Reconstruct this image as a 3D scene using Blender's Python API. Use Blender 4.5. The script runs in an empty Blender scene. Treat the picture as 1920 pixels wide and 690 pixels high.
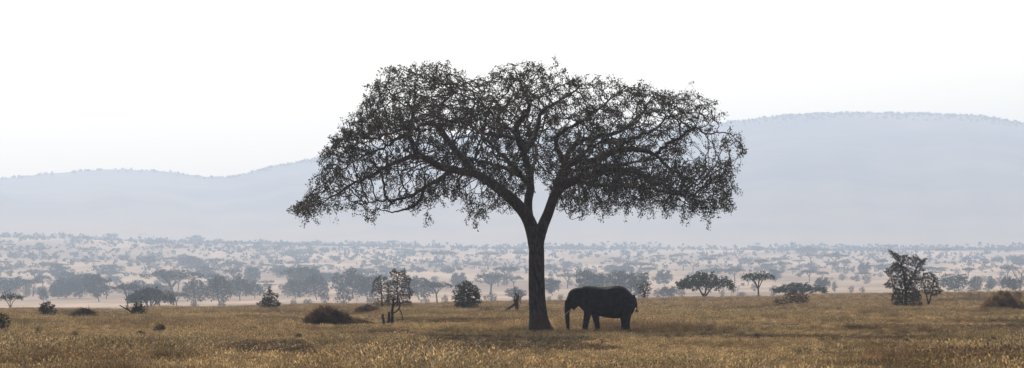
import bpy, math, time
import numpy as np
from mathutils import Vector, Matrix
rng = np.random.default_rng(7)
T0 = time.time()
sc = bpy.context.scene
COL = sc.collection
F = 6000.0          # focal length in photo pixels
HY = 520.0          # eye level row in the photo
EYE = 3.4           # camera height

# ------------------------------------------------------------------ terrain
DT = np.array([60,120,195,300,400,500,640,1000,1500,2250,3300,4500,6000,10500.])
YT = {0:   [860,690,626,592,586,588,596,597,587,562,522,482,440,440],
      960: [860,690,625,588,572,569,577,580,568,549,517,488,465,465],
      1920:[860,690,621,580,560,549,552,555,549,536,513,489,466,466]}
LD = np.linspace(math.log(60), math.log(10500), 700)
ZC = []
for px in (0, 960, 1920):
    z = EYE + (HY - np.array(YT[px], float)) / F * DT
    zz = np.interp(LD, np.log(DT), z)
    k = np.exp(-0.5*(np.arange(-30,31)/9.0)**2); k /= k.sum()
    ZC.append(np.convolve(np.pad(zz, 30, mode='edge'), k, mode='valid'))
ZC = np.array(ZC)
def ground_z(X, Y):
    X = np.asarray(X, float); Y = np.asarray(Y, float)
    Yc = np.clip(Y, 120, 10400)
    u = np.clip(960 + X/np.maximum(Yc,1)*F, -500, 2400)
    l = np.log(Yc)
    a, b, c = (np.interp(l, LD, ZC[i]) for i in range(3))
    t = np.clip(u/960, -0.5, 2.5)
    z = np.where(t < 1, a + (b-a)*t, b + (c-b)*(t-1))
    amp = np.clip((Yc-150)/400, 0.1, 1.0)
    z = z + amp*(0.10*np.sin(X*0.13+1.3*np.sin(Y*0.031))*np.sin(Y*0.05+0.7) + 0.05*np.sin(X*0.41+2)*np.sin(Y*0.17))
    far = np.clip((Yc-1400)/2000, 0, 1)
    return z + far*(2.2*np.sin(X*0.006+1)*np.sin(Y*0.0045) + 1.2*np.sin(X*0.017+2*np.sin(Y*0.004))*np.sin(Y*0.011))
def scr_y(X, Y): return HY - (ground_z(X, Y)-EYE)/Y*F
def at(px, py, dmin=100, dmax=560):
    """ground point seen at a photo pixel, searched between two distances"""
    ds = np.exp(np.linspace(math.log(dmin), math.log(dmax), 500))
    X = (px-960)/F*ds
    e = np.abs(scr_y(X, ds)-py)
    i = int(np.argmin(e))
    return float(X[i]), float(ds[i]), float(ground_z(X[i], ds[i]))

# ------------------------------------------------------------------ helpers
def mesh_obj(name, V, Fc, mat, parent=None, smooth=False, link=True, attr=None):
    me = bpy.data.meshes.new(name)
    V = np.asarray(V, np.float32).reshape(-1, 3)
    me.vertices.add(len(V)); me.vertices.foreach_set('co', V.ravel())
    if isinstance(Fc, np.ndarray):
        n = Fc.shape[1]; tot = np.full(len(Fc), n, np.int32); flat = Fc.ravel().astype(np.int32)
    else:
        tot = np.array([len(f) for f in Fc], np.int32)
        flat = np.fromiter((i for f in Fc for i in f), np.int32)
    me.loops.add(len(flat)); me.loops.foreach_set('vertex_index', flat)
    me.polygons.add(len(tot))
    st = np.zeros(len(tot), np.int32); st[1:] = np.cumsum(tot)[:-1]
    me.polygons.foreach_set('loop_start', st); me.polygons.foreach_set('loop_total', tot)
    if smooth: me.polygons.foreach_set('use_smooth', np.ones(len(tot), bool))
    if attr is not None:
        a = me.attributes.new('tone', 'FLOAT', 'FACE'); a.data.foreach_set('value', np.asarray(attr, np.float32))
    me.update(calc_edges=True); me.validate()
    me.materials.append(mat)
    o = bpy.data.objects.new(name, me)
    if link: COL.objects.link(o)
    if parent: o.parent = parent
    return o
def tag(o, label=None, cat=None, group=None, kind=None):
    if label: o['label'] = label
    if cat: o['category'] = cat
    if group: o['group'] = group
    if kind: o['kind'] = kind
    return o
def empty(name, loc, rz=0, s=(1,1,1)):
    o = bpy.data.objects.new(name, None); COL.objects.link(o)
    o.location = loc; o.rotation_euler = (0,0,rz); o.scale = s; o.empty_display_size = .3
    return o

def mat_nodes(name):
    m = bpy.data.materials.new(name); m.use_nodes = True
    nt = m.node_tree; b = nt.nodes['Principled BSDF']
    return m, nt, b
def noise_mat(name, c1, c2, scale=3.0, rough=.9, detail=4, bump=0, coord='Object', lo=.35, hi=.65, c3=None, scale3=.3, trans=0, tone=0, objrand=0, spec=.2, stretch=None):
    m, nt, b = mat_nodes(name); N = nt.nodes; L = nt.links
    if coord == 'World':
        g = N.new('ShaderNodeNewGeometry'); src = g.outputs['Position']
    else:
        g = N.new('ShaderNodeTexCoord'); src = g.outputs['Object']
    if stretch:
        mp = N.new('ShaderNodeMapping'); mp.inputs['Scale'].default_value = stretch
        L.new(src, mp.inputs['Vector']); src = mp.outputs[0]
    n = N.new('ShaderNodeTexNoise'); n.inputs['Scale'].default_value = scale; n.inputs['Detail'].default_value = detail
    L.new(src, n.inputs['Vector'])
    r = N.new('ShaderNodeValToRGB'); r.color_ramp.elements[0].position = lo; r.color_ramp.elements[1].position = hi
    r.color_ramp.elements[0].color = (*c1,1); r.color_ramp.elements[1].color = (*c2,1)
    L.new(n.outputs['Fac'], r.inputs['Fac']); out = r.outputs['Color']
    if c3:
        n3 = N.new('ShaderNodeTexNoise'); n3.inputs['Scale'].default_value = scale3; n3.inputs['Detail'].default_value = 5
        L.new(src, n3.inputs['Vector'])
        r3 = N.new('ShaderNodeValToRGB'); r3.color_ramp.elements[0].position = .46; r3.color_ramp.elements[1].position = .62
        L.new(n3.outputs['Fac'], r3.inputs['Fac'])
        mx = N.new('ShaderNodeMixRGB'); L.new(r3.outputs['Color'], mx.inputs['Fac']); L.new(out, mx.inputs[1]); mx.inputs[2].default_value = (*c3,1)
        out = mx.outputs[0]
    if tone or objrand:
        mul = N.new('ShaderNodeHueSaturation'); L.new(out, mul.inputs['Color'])
        if tone:
            a = N.new('ShaderNodeAttribute'); a.attribute_name = 'tone'; fac = a.outputs['Fac']; amt = tone
        else:
            a = N.new('ShaderNodeObjectInfo'); fac = a.outputs['Random']; amt = objrand
        mr = N.new('ShaderNodeMapRange'); mr.inputs['To Min'].default_value = 1-amt; mr.inputs['To Max'].default_value = 1+amt
        L.new(fac, mr.inputs['Value']); L.new(mr.outputs[0], mul.inputs['Value']); out = mul.outputs[0]
    L.new(out, b.inputs['Base Color'])
    b.inputs['Roughness'].default_value = rough
    b.inputs['Specular IOR Level'].default_value = spec
    if bump:
        bp = N.new('ShaderNodeBump'); bp.inputs['Strength'].default_value = bump; bp.inputs['Distance'].default_value = .05
        L.new(n.outputs['Fac'], bp.inputs['Height']); L.new(bp.outputs[0], b.inputs['Normal'])
    if trans:
        t = N.new('ShaderNodeBsdfTranslucent'); L.new(out, t.inputs['Color'])
        ms = N.new('ShaderNodeMixShader'); ms.inputs['Fac'].default_value = trans
        L.new(b.outputs[0], ms.inputs[1]); L.new(t.outputs[0], ms.inputs[2])
        L.new(ms.outputs[0], N['Material Output'].inputs['Surface'])
    return m

M = {}
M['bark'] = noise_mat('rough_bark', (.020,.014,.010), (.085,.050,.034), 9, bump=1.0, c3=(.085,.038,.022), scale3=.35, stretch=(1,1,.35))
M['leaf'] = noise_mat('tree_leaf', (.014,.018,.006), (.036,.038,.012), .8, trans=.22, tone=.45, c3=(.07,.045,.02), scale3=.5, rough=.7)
M['far_bark'] = noise_mat('acacia_bark', (.06,.045,.035), (.11,.085,.06), 3)
M['far_leaf'] = noise_mat('acacia_leaf', (.020,.032,.014), (.042,.058,.024), .6, tone=.35, objrand=.0, trans=.12)
M['thorn_leaf'] = noise_mat('thorn_tree_leaf', (.045,.035,.018), (.085,.062,.032), 1.0, tone=.4, trans=.15)
M['shrub_leaf'] = noise_mat('shrub_leaf', (.03,.034,.014), (.065,.06,.026), 1.0, tone=.4, trans=.15)
M['brush'] = noise_mat('dry_brush', (.05,.028,.014), (.17,.095,.042), 1.6, tone=.4, trans=.15)
M['brush_gold'] = noise_mat('tawny_brush', (.12,.07,.03), (.34,.20,.085), 1.6, tone=.4, trans=.2)
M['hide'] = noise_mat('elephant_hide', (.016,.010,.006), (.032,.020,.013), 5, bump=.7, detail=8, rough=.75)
M['ivory'] = noise_mat('ivory', (.22,.18,.13), (.34,.29,.22), 8, rough=.4, spec=.5)
M['eye'] = noise_mat('dark_eye', (.01,.008,.006), (.02,.015,.01), 8, rough=.15, spec=.6)
M['hair'] = noise_mat('tail_hair', (.012,.010,.009), (.025,.02,.018), 20)

# ------------------------------------------------------------------ ground
def ground_mat():
    m, nt, b = mat_nodes('dry_savanna_soil'); N = nt.nodes; L = nt.links
    g = N.new('ShaderNodeNewGeometry')
    def noise(s, st=(1,1,1), d=5):
        mp = N.new('ShaderNodeMapping'); mp.inputs['Scale'].default_value = st; L.new(g.outputs['Position'], mp.inputs['Vector'])
        n = N.new('ShaderNodeTexNoise'); n.inputs['Scale'].default_value = s; n.inputs['Detail'].default_value = d
        L.new(mp.outputs[0], n.inputs['Vector']); return n.outputs['Fac']
    def ramp(f, a, c, lo=.4, hi=.6):
        r = N.new('ShaderNodeValToRGB'); r.color_ramp.elements[0].position = lo; r.color_ramp.elements[1].position = hi
        r.color_ramp.elements[0].color = (*a,1); r.color_ramp.elements[1].color = (*c,1); L.new(f, r.inputs['Fac']); return r.outputs[0]
    c = ramp(noise(.006, (1,.35,1)), (.20,.14,.09), (.36,.265,.175))
    c2 = ramp(noise(.05, (1,.5,1)), (.8,.8,.8), (1.1,1.05,1.0))
    mx = N.new('ShaderNodeMixRGB'); mx.blend_type = 'MULTIPLY'; mx.inputs['Fac'].default_value = 1
    L.new(c, mx.inputs[1]); L.new(c2, mx.inputs[2])
    near = ramp(noise(1.2), (.08,.055,.03), (.15,.10,.05))
    sp = N.new('ShaderNodeSeparateXYZ'); L.new(g.outputs['Position'], sp.inputs[0])
    mr = N.new('ShaderNodeMapRange'); mr.inputs['From Min'].default_value = 420; mr.inputs['From Max'].default_value = 800; L.new(sp.outputs['Y'], mr.inputs['Value'])
    m2 = N.new('ShaderNodeMixRGB'); L.new(mr.outputs[0], m2.inputs['Fac']); L.new(near, m2.inputs[1]); L.new(mx.outputs[0], m2.inputs[2])
    L.new(m2.outputs[0], b.inputs['Base Color']); b.inputs['Roughness'].default_value = 1; b.inputs['Specular IOR Level'].default_value = .05
    return m
ys = np.concatenate([np.linspace(-300, 80, 12), np.exp(np.linspace(math.log(90), math.log(10400), 420))])
ss = np.linspace(-1, 1, 260)
Yg, Sg = np.meshgrid(ys, ss, indexing='ij')
Xg = Sg*(300+.27*np.maximum(Yg, 0)); Zg = ground_z(Xg, Yg)
def grid_faces(nr, nc):
    i = np.arange((nr-1))[:,None]*nc + np.arange(nc-1)[None,:]
    return np.stack([i, i+1, i+1+nc, i+nc], -1).reshape(-1, 4)
g = mesh_obj('ground', np.stack([Xg, Yg, Zg], -1), grid_faces(*Yg.shape), ground_mat(), smooth=True)
tag(g, 'dry grassland plain running to the foot of the hills', 'ground', kind='structure')

# ------------------------------------------------------------------ hills
RX = np.array([-700,-400,0,100,200,300,400,440,500,600,700,800,900,1000,1100,1200,1300,1370,1440,1520,1600,1700,1800,1860,1920,2100,2700.])
RY = np.array([345,350,336,325,317,320,334,332,315,296,272,257,250,247,244,240,234,229,219,213,210,213,214,220,231,262,330.])
us = np.linspace(-.27, .27, 420); HD0, HD1 = 5700., 9000.
ts = np.concatenate([np.linspace(0, 1, 150), 1+np.linspace(.02, .36, 18)])
def hill_z(u, t):
    px = 960+u*F
    ry = np.interp(px, RX, RY)
    k = 0.5*(np.interp(px-25, RX, RY)+np.interp(px+25, RX, RY)); ry = .5*ry+.5*k
    ridge = EYE+(HY-ry)/F*HD1
    d = HD0+(HD1-HD0)*t
    foot = ground_z(u*d, d)-1.5
    tt = np.clip(t, 0, 1); rise = tt**1.25*(1-.25*tt*(1-tt))
    z = foot+(ridge-foot)*rise
    gul = np.sin(px*.021+3*t+1.5*np.sin(px*.006))*.5+np.sin(px*.055+5*t)*.25
    z = z+gul*14*np.sin(math.pi*tt)**1.2
    back = np.clip((t-1)/.36, 0, 1)
    return np.where(t > 1, ridge*(1-back)**1.0+foot*back-back*4, z)
Tg, Ug = np.meshgrid(ts, us, indexing='ij')
Dg = HD0+(HD1-HD0)*Tg
Hz = hill_z(Ug, Tg)
hm = noise_mat('wooded_hillside', (.030,.036,.028), (.085,.075,.05), .012, coord='World', detail=8, lo=.35, hi=.7, c3=(.14,.115,.075), scale3=.0016)
_n = hm.node_tree.nodes; _l = hm.node_tree.links; _b = _n['Principled BSDF']          # pale straw foot: dry grass like the plain, plus low haze painted in
_src = _b.inputs['Base Color'].links[0].from_socket; _g = _n.new('ShaderNodeNewGeometry'); _s = _n.new('ShaderNodeSeparateXYZ'); _l.new(_g.outputs['Position'], _s.inputs[0])
_nz = _n.new('ShaderNodeTexNoise'); _nz.inputs['Scale'].default_value = .006; _nz.inputs['Detail'].default_value = 7; _l.new(_g.outputs['Position'], _nz.inputs['Vector'])
_m = _n.new('ShaderNodeMath'); _m.operation = 'MULTIPLY_ADD'; _l.new(_nz.outputs['Fac'], _m.inputs[0]); _m.inputs[1].default_value = 150; _l.new(_s.outputs['Z'], _m.inputs[2])
_r = _n.new('ShaderNodeMapRange'); _r.inputs['From Min'].default_value = 130; _r.inputs['From Max'].default_value = 300; _l.new(_m.outputs[0], _r.inputs['Value'])
_x = _n.new('ShaderNodeMixRGB'); _l.new(_r.outputs[0], _x.inputs['Fac']); _x.inputs[1].default_value = (.22,.17,.12,1); _l.new(_src, _x.inputs[2]); _l.new(_x.outputs[0], _b.inputs['Base Color'])
h = mesh_obj('hills', np.stack([Ug*Dg, Dg, Hz], -1), grid_faces(*Tg.shape), hm, smooth=True)
tag(h, 'long wooded hills fading into haze behind the plain', 'hills', kind='structure')

# ------------------------------------------------------------------ branching
def resample(P, step):
    out = [P[0]]
    for a, b in zip(P[:-1], P[1:]):
        n = max(1, int(round(np.linalg.norm(b[:3]-a[:3])/step)))
        for k in range(1, n+1): out.append(a+(b-a)*k/n)
    return np.array(out)
def smooth_poly(P, it=1):
    P = np.asarray(P, float)
    for _ in range(it):
        Q = [P[0]]
        for a, b in zip(P[:-1], P[1:]): Q += [a*.75+b*.25, a*.25+b*.75]
        Q.append(P[-1]); P = np.array(Q)
    return P
class Skel:
    def __init__(s): s.pos = []; s.par = []; s.rad = []; s.first = True
    def limb(s, pts, step, rg=None, jit=0):
        P = smooth_poly(pts, 2); P = resample(P, step)
        if s.pos:
            A = np.array(s.pos); k = int(np.argmin(((A-P[0,:3])**2).sum(1)))
        else: s.pos.append(P[0,:3]); s.par.append(-1); s.rad.append(P[0,3]); k = 0
        for q in P[1:]:
            p = q[:3].copy()
            if rg is not None and jit: p += rg.normal(0, jit*(1 if q[3] < .16 else (.5 if q[3] < .26 else .12)), 3)
            s.pos.append(p); s.par.append(k); s.rad.append(q[3]); k = len(s.pos)-1
    def grow(s, A, step, kill, infl, iters, rg, jit=.25, up=0.0, maxn=30000, out=0.0):
        pos = np.array(s.pos); par = list(s.par); rad = list(s.rad)
        near = np.zeros(len(A), int); nd = np.full(len(A), 1e9)
        def upd(i0):
            nonlocal near, nd
            for c in range(i0, len(pos), 400):
                B = pos[c:c+400]
                D = ((A[:,None,:]-B[None])**2).sum(-1); j = D.argmin(1); d = D[np.arange(len(A)), j]
                m = d < nd; nd[m] = d[m]; near[m] = j[m]+c
        upd(0)
        for it in range(iters):
            alive = nd > kill**2; A = A[alive]; near = near[alive]; nd = nd[alive]
            if len(A) == 0 or len(pos) > maxn: break
            m = nd < infl**2
            if not m.any(): break
            ids, inv = np.unique(near[m], return_inverse=True)
            V = A[m]-pos[near[m]]; V /= np.linalg.norm(V, axis=1)[:,None]+1e-9
            S = np.zeros((len(ids),3)); np.add.at(S, inv, V)
            S /= np.linalg.norm(S, axis=1)[:,None]+1e-9
            S += rg.normal(0, jit, S.shape); S[:,2] += up
            if out:
                O = pos[ids]*np.array([1,1,0])+np.array([1.2,0,0]); O /= np.linalg.norm(O,axis=1)[:,None]+.5; S += O*out
            S /= np.linalg.norm(S, axis=1)[:,None]
            new = pos[ids]+S*step; n0 = len(pos)
            pos = np.vstack([pos, new]); par += list(ids); rad += [0]*len(ids)
            upd(n0)
        s.pos = list(pos); s.par = par; s.rad = rad
    def radii(s, tip, ex, cap=1.0):
        n = len(s.pos); acc = np.zeros(n); kids = np.zeros(n, int)
        for i in range(n-1, 0, -1):
            r = tip if kids[i] == 0 else acc[i]**(1/ex)
            if s.rad[i] > 0: r = min(max(r, s.rad[i]), s.rad[i]*cap)
            s.rad[i] = r
            acc[s.par[i]] += r**ex; kids[s.par[i]] += 1
        s.rad[0] = max(s.rad[0], s.rad[1]) if n > 1 else s.rad[0]
        s.kids = kids
        # a traced radius at a fork must not balloon its children
        for i in range(1, n): s.rad[i] = min(s.rad[i], s.rad[s.par[i]]*1.02)
    def tubes(s, rmin=0, lo=0, hi=1e9, big=10):
        n = len(s.pos); pos = np.array(s.pos); rad = np.array(s.rad)
        ch = [[] for _ in range(n)]
        for i in range(1, n): ch[s.par[i]].append(i)
        main = [max(c, key=lambda j: rad[j]) if c else -1 for c in ch]
        starts = [(None, 0)]+[(i, c) for i in range(n) for c in ch[i] if c != main[i]]
        V = []; Fq = []; nv = 0
        for p, st in starts:
            idx = [] if p is None else [p]
            k = st
            while k != -1: idx.append(k); k = main[k]
            if len(idx) < 2: continue
            P = pos[idx]; R = rad[idx].copy()
            if p is not None: R[0] = R[1]
            if R[1] < rmin: continue
            ns = big if R.max() > .12 else (6 if R.max() > .04 else (4 if R.max() > .02 else 3))
            Tn = np.gradient(P, axis=0); Tn /= np.linalg.norm(Tn, axis=1)[:,None]+1e-9
            ref = np.array([.31,.91,.27]); 
            Nn = np.cross(Tn, ref); ln = np.linalg.norm(Nn, axis=1)[:,None]; Nn = Nn/np.maximum(ln, .05)
            B = np.cross(Tn, Nn)
            a = np.arange(ns)*2*math.pi/ns
            ring = P[:,None]+R[:,None,None]*(np.cos(a)[None,:,None]*Nn[:,None]+np.sin(a)[None,:,None]*B[:,None])
            V.append(ring.reshape(-1,3))
            i = np.arange(len(P)-1)[:,None]*ns; j = np.arange(ns)[None]; j2 = (j+1) % ns
            Fq.append((nv+np.stack([i+j, i+j2, i+ns+j2, i+ns+j], -1)).reshape(-1,4)); nv += len(P)*ns
        return np.vstack(V), np.vstack(Fq)
def leaf_quads(C, size, rg, droop=0., aspect=.55):
    n = len(C); 
    a = rg.normal(0,1,(n,3)); a[:,2] -= droop; a /= np.linalg.norm(a,axis=1)[:,None]
    b = np.cross(a, rg.normal(0,1,(n,3))); b /= np.linalg.norm(b,axis=1)[:,None]+1e-9
    L = size*rg.uniform(.6,1.35,n)[:,None]; W = L*aspect*.5
    # a pointed oval of four corners, bent at the middle
    nrm = np.cross(a, b)
    V = np.stack([C, C+a*L*.45+b*W, C+a*L+nrm*L*.12, C+a*L*.5-b*W], 1).reshape(-1,3)
    Fq = np.arange(4*n).reshape(n,4)
    return V, Fq
def cluster_leaves(tips, per, spread, size, rg, droop=0, aspect=.55):
    C = np.repeat(tips, per, 0)+rg.normal(0, spread, (len(tips)*per,3))
    return leaf_quads(C, size, rg, droop, aspect)

# ------------------------------------------------------------------ main tree
PX = .0325
def tp(px, py, y, r): return (np.array([(px-1010)*PX, y, (628-py)*PX, r*PX]))
def build_main_tree():
    rg = np.random.default_rng(11)
    S = Skel()
    def L(pts, jit=.045):
        S.limb([tp(p[0], p[1], p[2], p[3]*(.5+.5*min(1, p[3]/8))) for p in pts], .25, rg, jit)
    L([(1013,640,0,25),(1011,612,0,19),(1008,580,0,16.5),(1006,540,0,15.5),(1006,500,0,15),(1006,484,0,15),(1006,470,0,14.6)], 0)
    # left fork and its two great limbs
    L([(1006,470,0,14.6),(1002,448,-.05,14),(996,425,-.1,12.8),(984,402,-.2,11.5),(966,382,-.4,11),(940,360,-.6,10),(915,342,-.8,9),(895,330,-1,8),(870,326,-1.2,7.5),(845,322,-1.5,7),(825,318,-1.7,7),(808,305,-1.8,6.5),(792,297,-1.9,6),(765,303,-2.2,5),(735,313,-2.3,4.5),(705,330,-2.4,4),(675,345,-2.2,3.5),(640,366,-2,2.6),(605,385,-1.8,1.6),(575,398,-1.5,.8)])
    L([(895,330,-1,7),(872,305,-.2,7),(852,282,.3,6.5),(836,262,.7,6.5),(826,243,1,6),(814,232,1.2,5.5),(798,230,1.4,5),(782,238,1.5,4.5),(762,250,1.6,4.2),(738,264,1.8,4),(712,280,2,3.4),(688,286,2.3,3),(664,300,2.5,2.4),(632,322,2.8,1.5)])
    L([(845,328,-1.5,5),(825,340,-2.5,5),(800,358,-3.4,4.5),(780,370,-4,4),(752,380,-4.6,3.5),(720,384,-5,2.6),(690,390,-5.4,1.6)])
    L([(797,360,-3.4,4),(794,378,-3.6,4),(780,392,-4,3.4),(760,400,-4.3,2.8),(738,404,-4.4,2),(715,398,-4.4,1.2)])
    L([(790,298,-1.9,5),(778,284,-1.2,5),(768,264,-.5,4.6),(768,244,0,4.5),(772,222,.2,4),(776,200,.4,3.6),(780,180,.5,3),(776,160,.5,2.4),(786,140,.6,1.4)])
    L([(770,240,0,3.5),(745,252,-1,3.3),(716,262,-1.8,3),(690,268,-2.4,2.3),(660,262,-3,1.6)])
    L([(775,205,.2,3),(752,198,.8,2.6),(735,180,1.3,2),(722,168,1.6,1.3)])
    L([(812,232,1.2,4),(822,215,2,3.4),(830,190,2.8,3),(845,170,3.4,2.4),(860,150,3.8,1.6)])
    L([(826,243,1,4),(850,232,.2,3.4),(872,222,-.6,3),(888,205,-1.4,2.4),(905,190,-2,1.6)])
    L([(870,326,-1.2,3.4),(858,345,-1.6,2.6),(866,368,-1.4,2.0),(874,385,-1.2,1.2)])
    # centre
    L([(992,412,-.1,9),(989,385,.3,8),(996,352,.7,8),(991,318,.8,7.5),(982,288,.6,7),(972,262,.2,7),(966,242,-.2,6.5),(982,222,-.6,6),(996,204,-1,5),(985,185,-1.3,4),(978,165,-1.4,3.2),(968,145,-1.5,2.2),(960,126,-1.5,1.2)])
    L([(986,285,.6,6),(1004,255,1.4,5.5),(1010,228,2,5),(1016,206,2.4,4.5),(1040,192,2.8,4),(1066,180,3,3.4),(1084,165,3,2.6),(1096,154,3,1.8),(1118,156,3,1)])
    L([(972,262,.2,5.5),(945,256,.8,5),(920,252,1.6,4.5),(895,246,2.4,3.8),(880,232,3,3),(866,215,3.6,2)])
    L([(968,250,0,4.5),(940,240,-1.4,4),(925,222,-2.6,3.4),(905,205,-3.6,2.6),(895,185,-4.2,1.8)])
    L([(992,345,.7,5.5),(965,322,2.6,5),(935,308,4.4,4.5),(900,300,6,3.8),(865,290,7.6,3),(830,280,9,2)])
    L([(990,350,.7,5),(975,330,-1.5,5),(950,305,-4,4.4),(925,285,-6.2,3.6),(905,265,-8,2.6),(880,250,-9.4,1.6)])
    # right fork
    L([(1007,478,0,12),(1009,455,.05,12),(1016,430,.2,11),(1026,408,.3,10),(1034,385,.4,9.5),(1042,362,.5,9.5),(1060,348,.4,9),(1085,338,.2,8),(1112,328,0,7),(1140,320,-.3,6.5),(1168,320,-.8,5.5),(1200,332,-1.4,4.6),(1235,350,-2,3.6),(1270,368,-2.5,2.6),(1305,385,-3,1.4)])
    L([(1042,362,.5,8),(1050,335,.8,8),(1060,312,1,7.5),(1082,303,1,7),(1105,306,.8,6.5),(1125,298,.6,6.5),(1150,286,.5,6),(1180,280,.5,6),(1210,282,.6,5.5),(1232,294,.8,4.5),(1250,312,1.2,3.8),(1275,328,1.6,3),(1305,345,2,2.2),(1335,365,2.2,1.3)])
    L([(1232,288,.8,4.5),(1256,270,.4,4),(1276,261,.2,3.8),(1292,246,0,3.4),(1310,241,-.2,3),(1322,256,-.4,2.5),(1345,252,-.6,2),(1372,255,-.8,1.5),(1386,275,-.9,.9)])
    L([(1276,261,.2,3),(1276,235,.6,2.6),(1282,210,1,2),(1300,192,1.3,1.3)])
    L([(1060,312,1,6.5),(1066,285,1.6,6),(1082,268,2.2,5.5),(1108,258,2.6,5),(1135,252,3,4.5),(1165,246,3.2,4),(1188,232,3.2,3.5),(1205,212,3.2,2.8),(1218,190,3.2,2),(1232,175,3.2,1.2)])
    L([(1060,312,1,6),(1046,285,.2,5.5),(1040,262,-.6,5),(1058,246,-1.4,4.5),(1078,240,-2,4),(1104,226,-2.6,3.5),(1128,205,-3,2.8),(1150,185,-3.3,2),(1170,172,-3.4,1.2)])
    L([(1150,286,.5,4.6),(1172,268,-.8,4.2),(1200,258,-2,3.6),(1230,246,-3,2.8),(1252,225,-3.8,2),(1262,200,-4.2,1.2)])
    L([(1085,338,.2,5),(1110,352,-1.6,4.5),(1140,352,-3.6,4),(1175,358,-5.4,3.4),(1215,362,-7,2.6),(1250,372,-8,1.6)])
    L([(1050,335,.8,5),(1080,318,3,4.8),(1110,312,5.2,4.2),(1150,305,7.2,3.4),(1190,300,8.8,2.4)])
    L([(1048,350,.6,4.5),(1062,325,-2,4.6),(1080,300,-4.6,4),(1110,285,-7,3.2),(1135,270,-8.8,2.2)])
    L([(992,330,.8,4.5),(1004,300,3.4,4.4),(1010,275,6,3.6),(1000,250,8.4,2.6),(985,230,10,1.6)])
    L([(1042,365,.5,3),(1056,380,.3,2.4),(1062,400,.2,1.8),(1072,415,.1,1.1)])
    n_tr = len(S.pos)
    # attraction points through the crown
    topx = [552,575,600,606,612,648,655,690,705,735,760,785,835,868,890,915,940,970,1020,1060,1090,1110,1135,1170,1220,1250,1285,1320,1350,1385,1394]
    topy = [396,366,340,300,285,236,212,190,160,132,124,114,124,130,152,138,124,117,118,128,148,152,150,158,164,178,166,194,224,250,268]
    botx = [552,580,620,680,700,750,790,815,835,860,890,930,960,985,1000,1030,1050,1090,1160,1220,1270,1310,1355,1366,1368,1394]
    boty = [402,408,402,408,418,398,402,385,366,392,412,410,395,360,345,352,400,398,395,398,402,412,396,370,300,296]
    N = 60000
    px = rg.uniform(552,1394,N); 
    R = 12.5; cx = 972
    ym = R*np.sqrt(np.clip(1-((px-cx)/425)**2, .01, 1))
    yy = rg.uniform(-1,1,N)*ym
    q = np.sqrt(np.clip(1-(yy/(ym*1.02))**2, 0, 1))
    tz = np.interp(px, topx, topy); bz = np.interp(px, botx, boty)
    mid = np.interp(px, [552,700,800,1200,1300,1394],[400,400,395,385,380,300])
    tz2 = np.minimum(mid, bz)-(np.minimum(mid,bz)-tz)*(.25+.75*q**.7)
    # denser towards the upper shell, thinner inside
    f = rg.uniform(0,1,N)**.75
    py = bz+(tz2-bz)*f
    P = np.stack([(px-1010)*PX, yy, (628-py)*PX], 1)
    w = rg.normal(0,1,(14,3))*np.array([.55,.55,.8]); ph = rg.uniform(0,6.3,14)
    cl = np.sin(P@w.T+ph).sum(1)/14**.5
    prob = np.clip(.42+1.0*cl, .05, 1)
    prob *= np.clip(1.1-.45*((px>870)&(px<1090)&(f<.35)), 0, 1)
    prob = np.where((px > 1080) & (px < 1365) & (py > 300), np.maximum(prob*1.6, .45), prob)
    prob = prob*np.where(px > 1365, .5, 1)
    def gaps(qx, qy):
        f_ = np.ones(len(qx))
        for gx, gy, ga, gb in ((808,320,24,15),(700,276,28,10),(745,274,18,12),(858,262,26,13),(798,272,12,10),(968,232,16,12),(1222,234,28,10),(1305,278,34,13),(1010,385,14,34),(905,262,16,10),(1242,302,18,10),(722,356,26,9),(1182,308,20,8),(890,355,22,12),(760,345,20,9),(665,322,20,7),(935,178,14,9),(1140,182,16,9),(840,205,12,12),(1345,290,26,16),(760,205,10,14),(1010,255,14,10),(1175,215,14,10)):
            d_ = ((qx-gx)/ga)**2+((qy-gy)/gb)**2
            f_ = np.minimum(f_, np.clip(.06+(d_-.5)*1.2, .06, 1))
        return f_
    prob = prob*gaps(px, py)*np.where((px < 790) & (py > 325), .55, 1)*np.where((py < 235), 1.25, 1)
    keep = rg.uniform(0,1,N) < prob
    vol = (tz2 < bz-4)
    P = P[keep & vol]
    P = P[rg.choice(len(P), min(len(P), 13000), replace=False)]
    S.grow(P, .20, .32, 5.0, 110, rg, .30, .02, 34000, .42)
    S.radii(.015, 2.2)
    n = len(S.pos); pos = np.array(S.pos)
    tips = np.where(S.kids == 0)[0]
    # hanging twigs below tips, longest at the lower rim
    V, Fq = S.tubes(big=12)
    hang = tips[rg.uniform(0,1,len(tips)) < .42]
    tw = []; leafC = [pos[tips]]
    HV = []; HF = []; nv = 0
    for t in hang:
        p = pos[t]; lowz = p[2] < 10.5
        Ln = rg.uniform(.15,.5)*(1.7 if lowz else 1.5)
        ov = p*np.array([1,1,0])/(np.linalg.norm(p[:2])+1e-6)
        d = ov*(.4 if lowz else .7)+np.array([rg.normal(0,.5), rg.normal(0,.5), (-.8 if lowz else .5)]); k = int(Ln/.13)+1
        pts = [p]
        for _ in range(k):
            d = d+rg.normal(0,.28,3)+np.array([0,0,-.22 if lowz else -.1]); dn = d/np.linalg.norm(d); pts.append(pts[-1]+dn*.13)
        pts = np.array(pts); r = np.linspace(.011,.005,len(pts))
        a = np.array([0,2.09,4.19]); off = np.stack([np.cos(a),np.sin(a),0*a],1)
        HV.append((pts[:,None]+r[:,None,None]*off[None]).reshape(-1,3))
        i = np.arange(len(pts)-1)[:,None]*3; j = np.arange(3)[None]; j2 = (j+1)%3
        HF.append((nv+np.stack([i+j,i+j2,i+3+j2,i+3+j],-1)).reshape(-1,4)); nv += len(pts)*3
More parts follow.
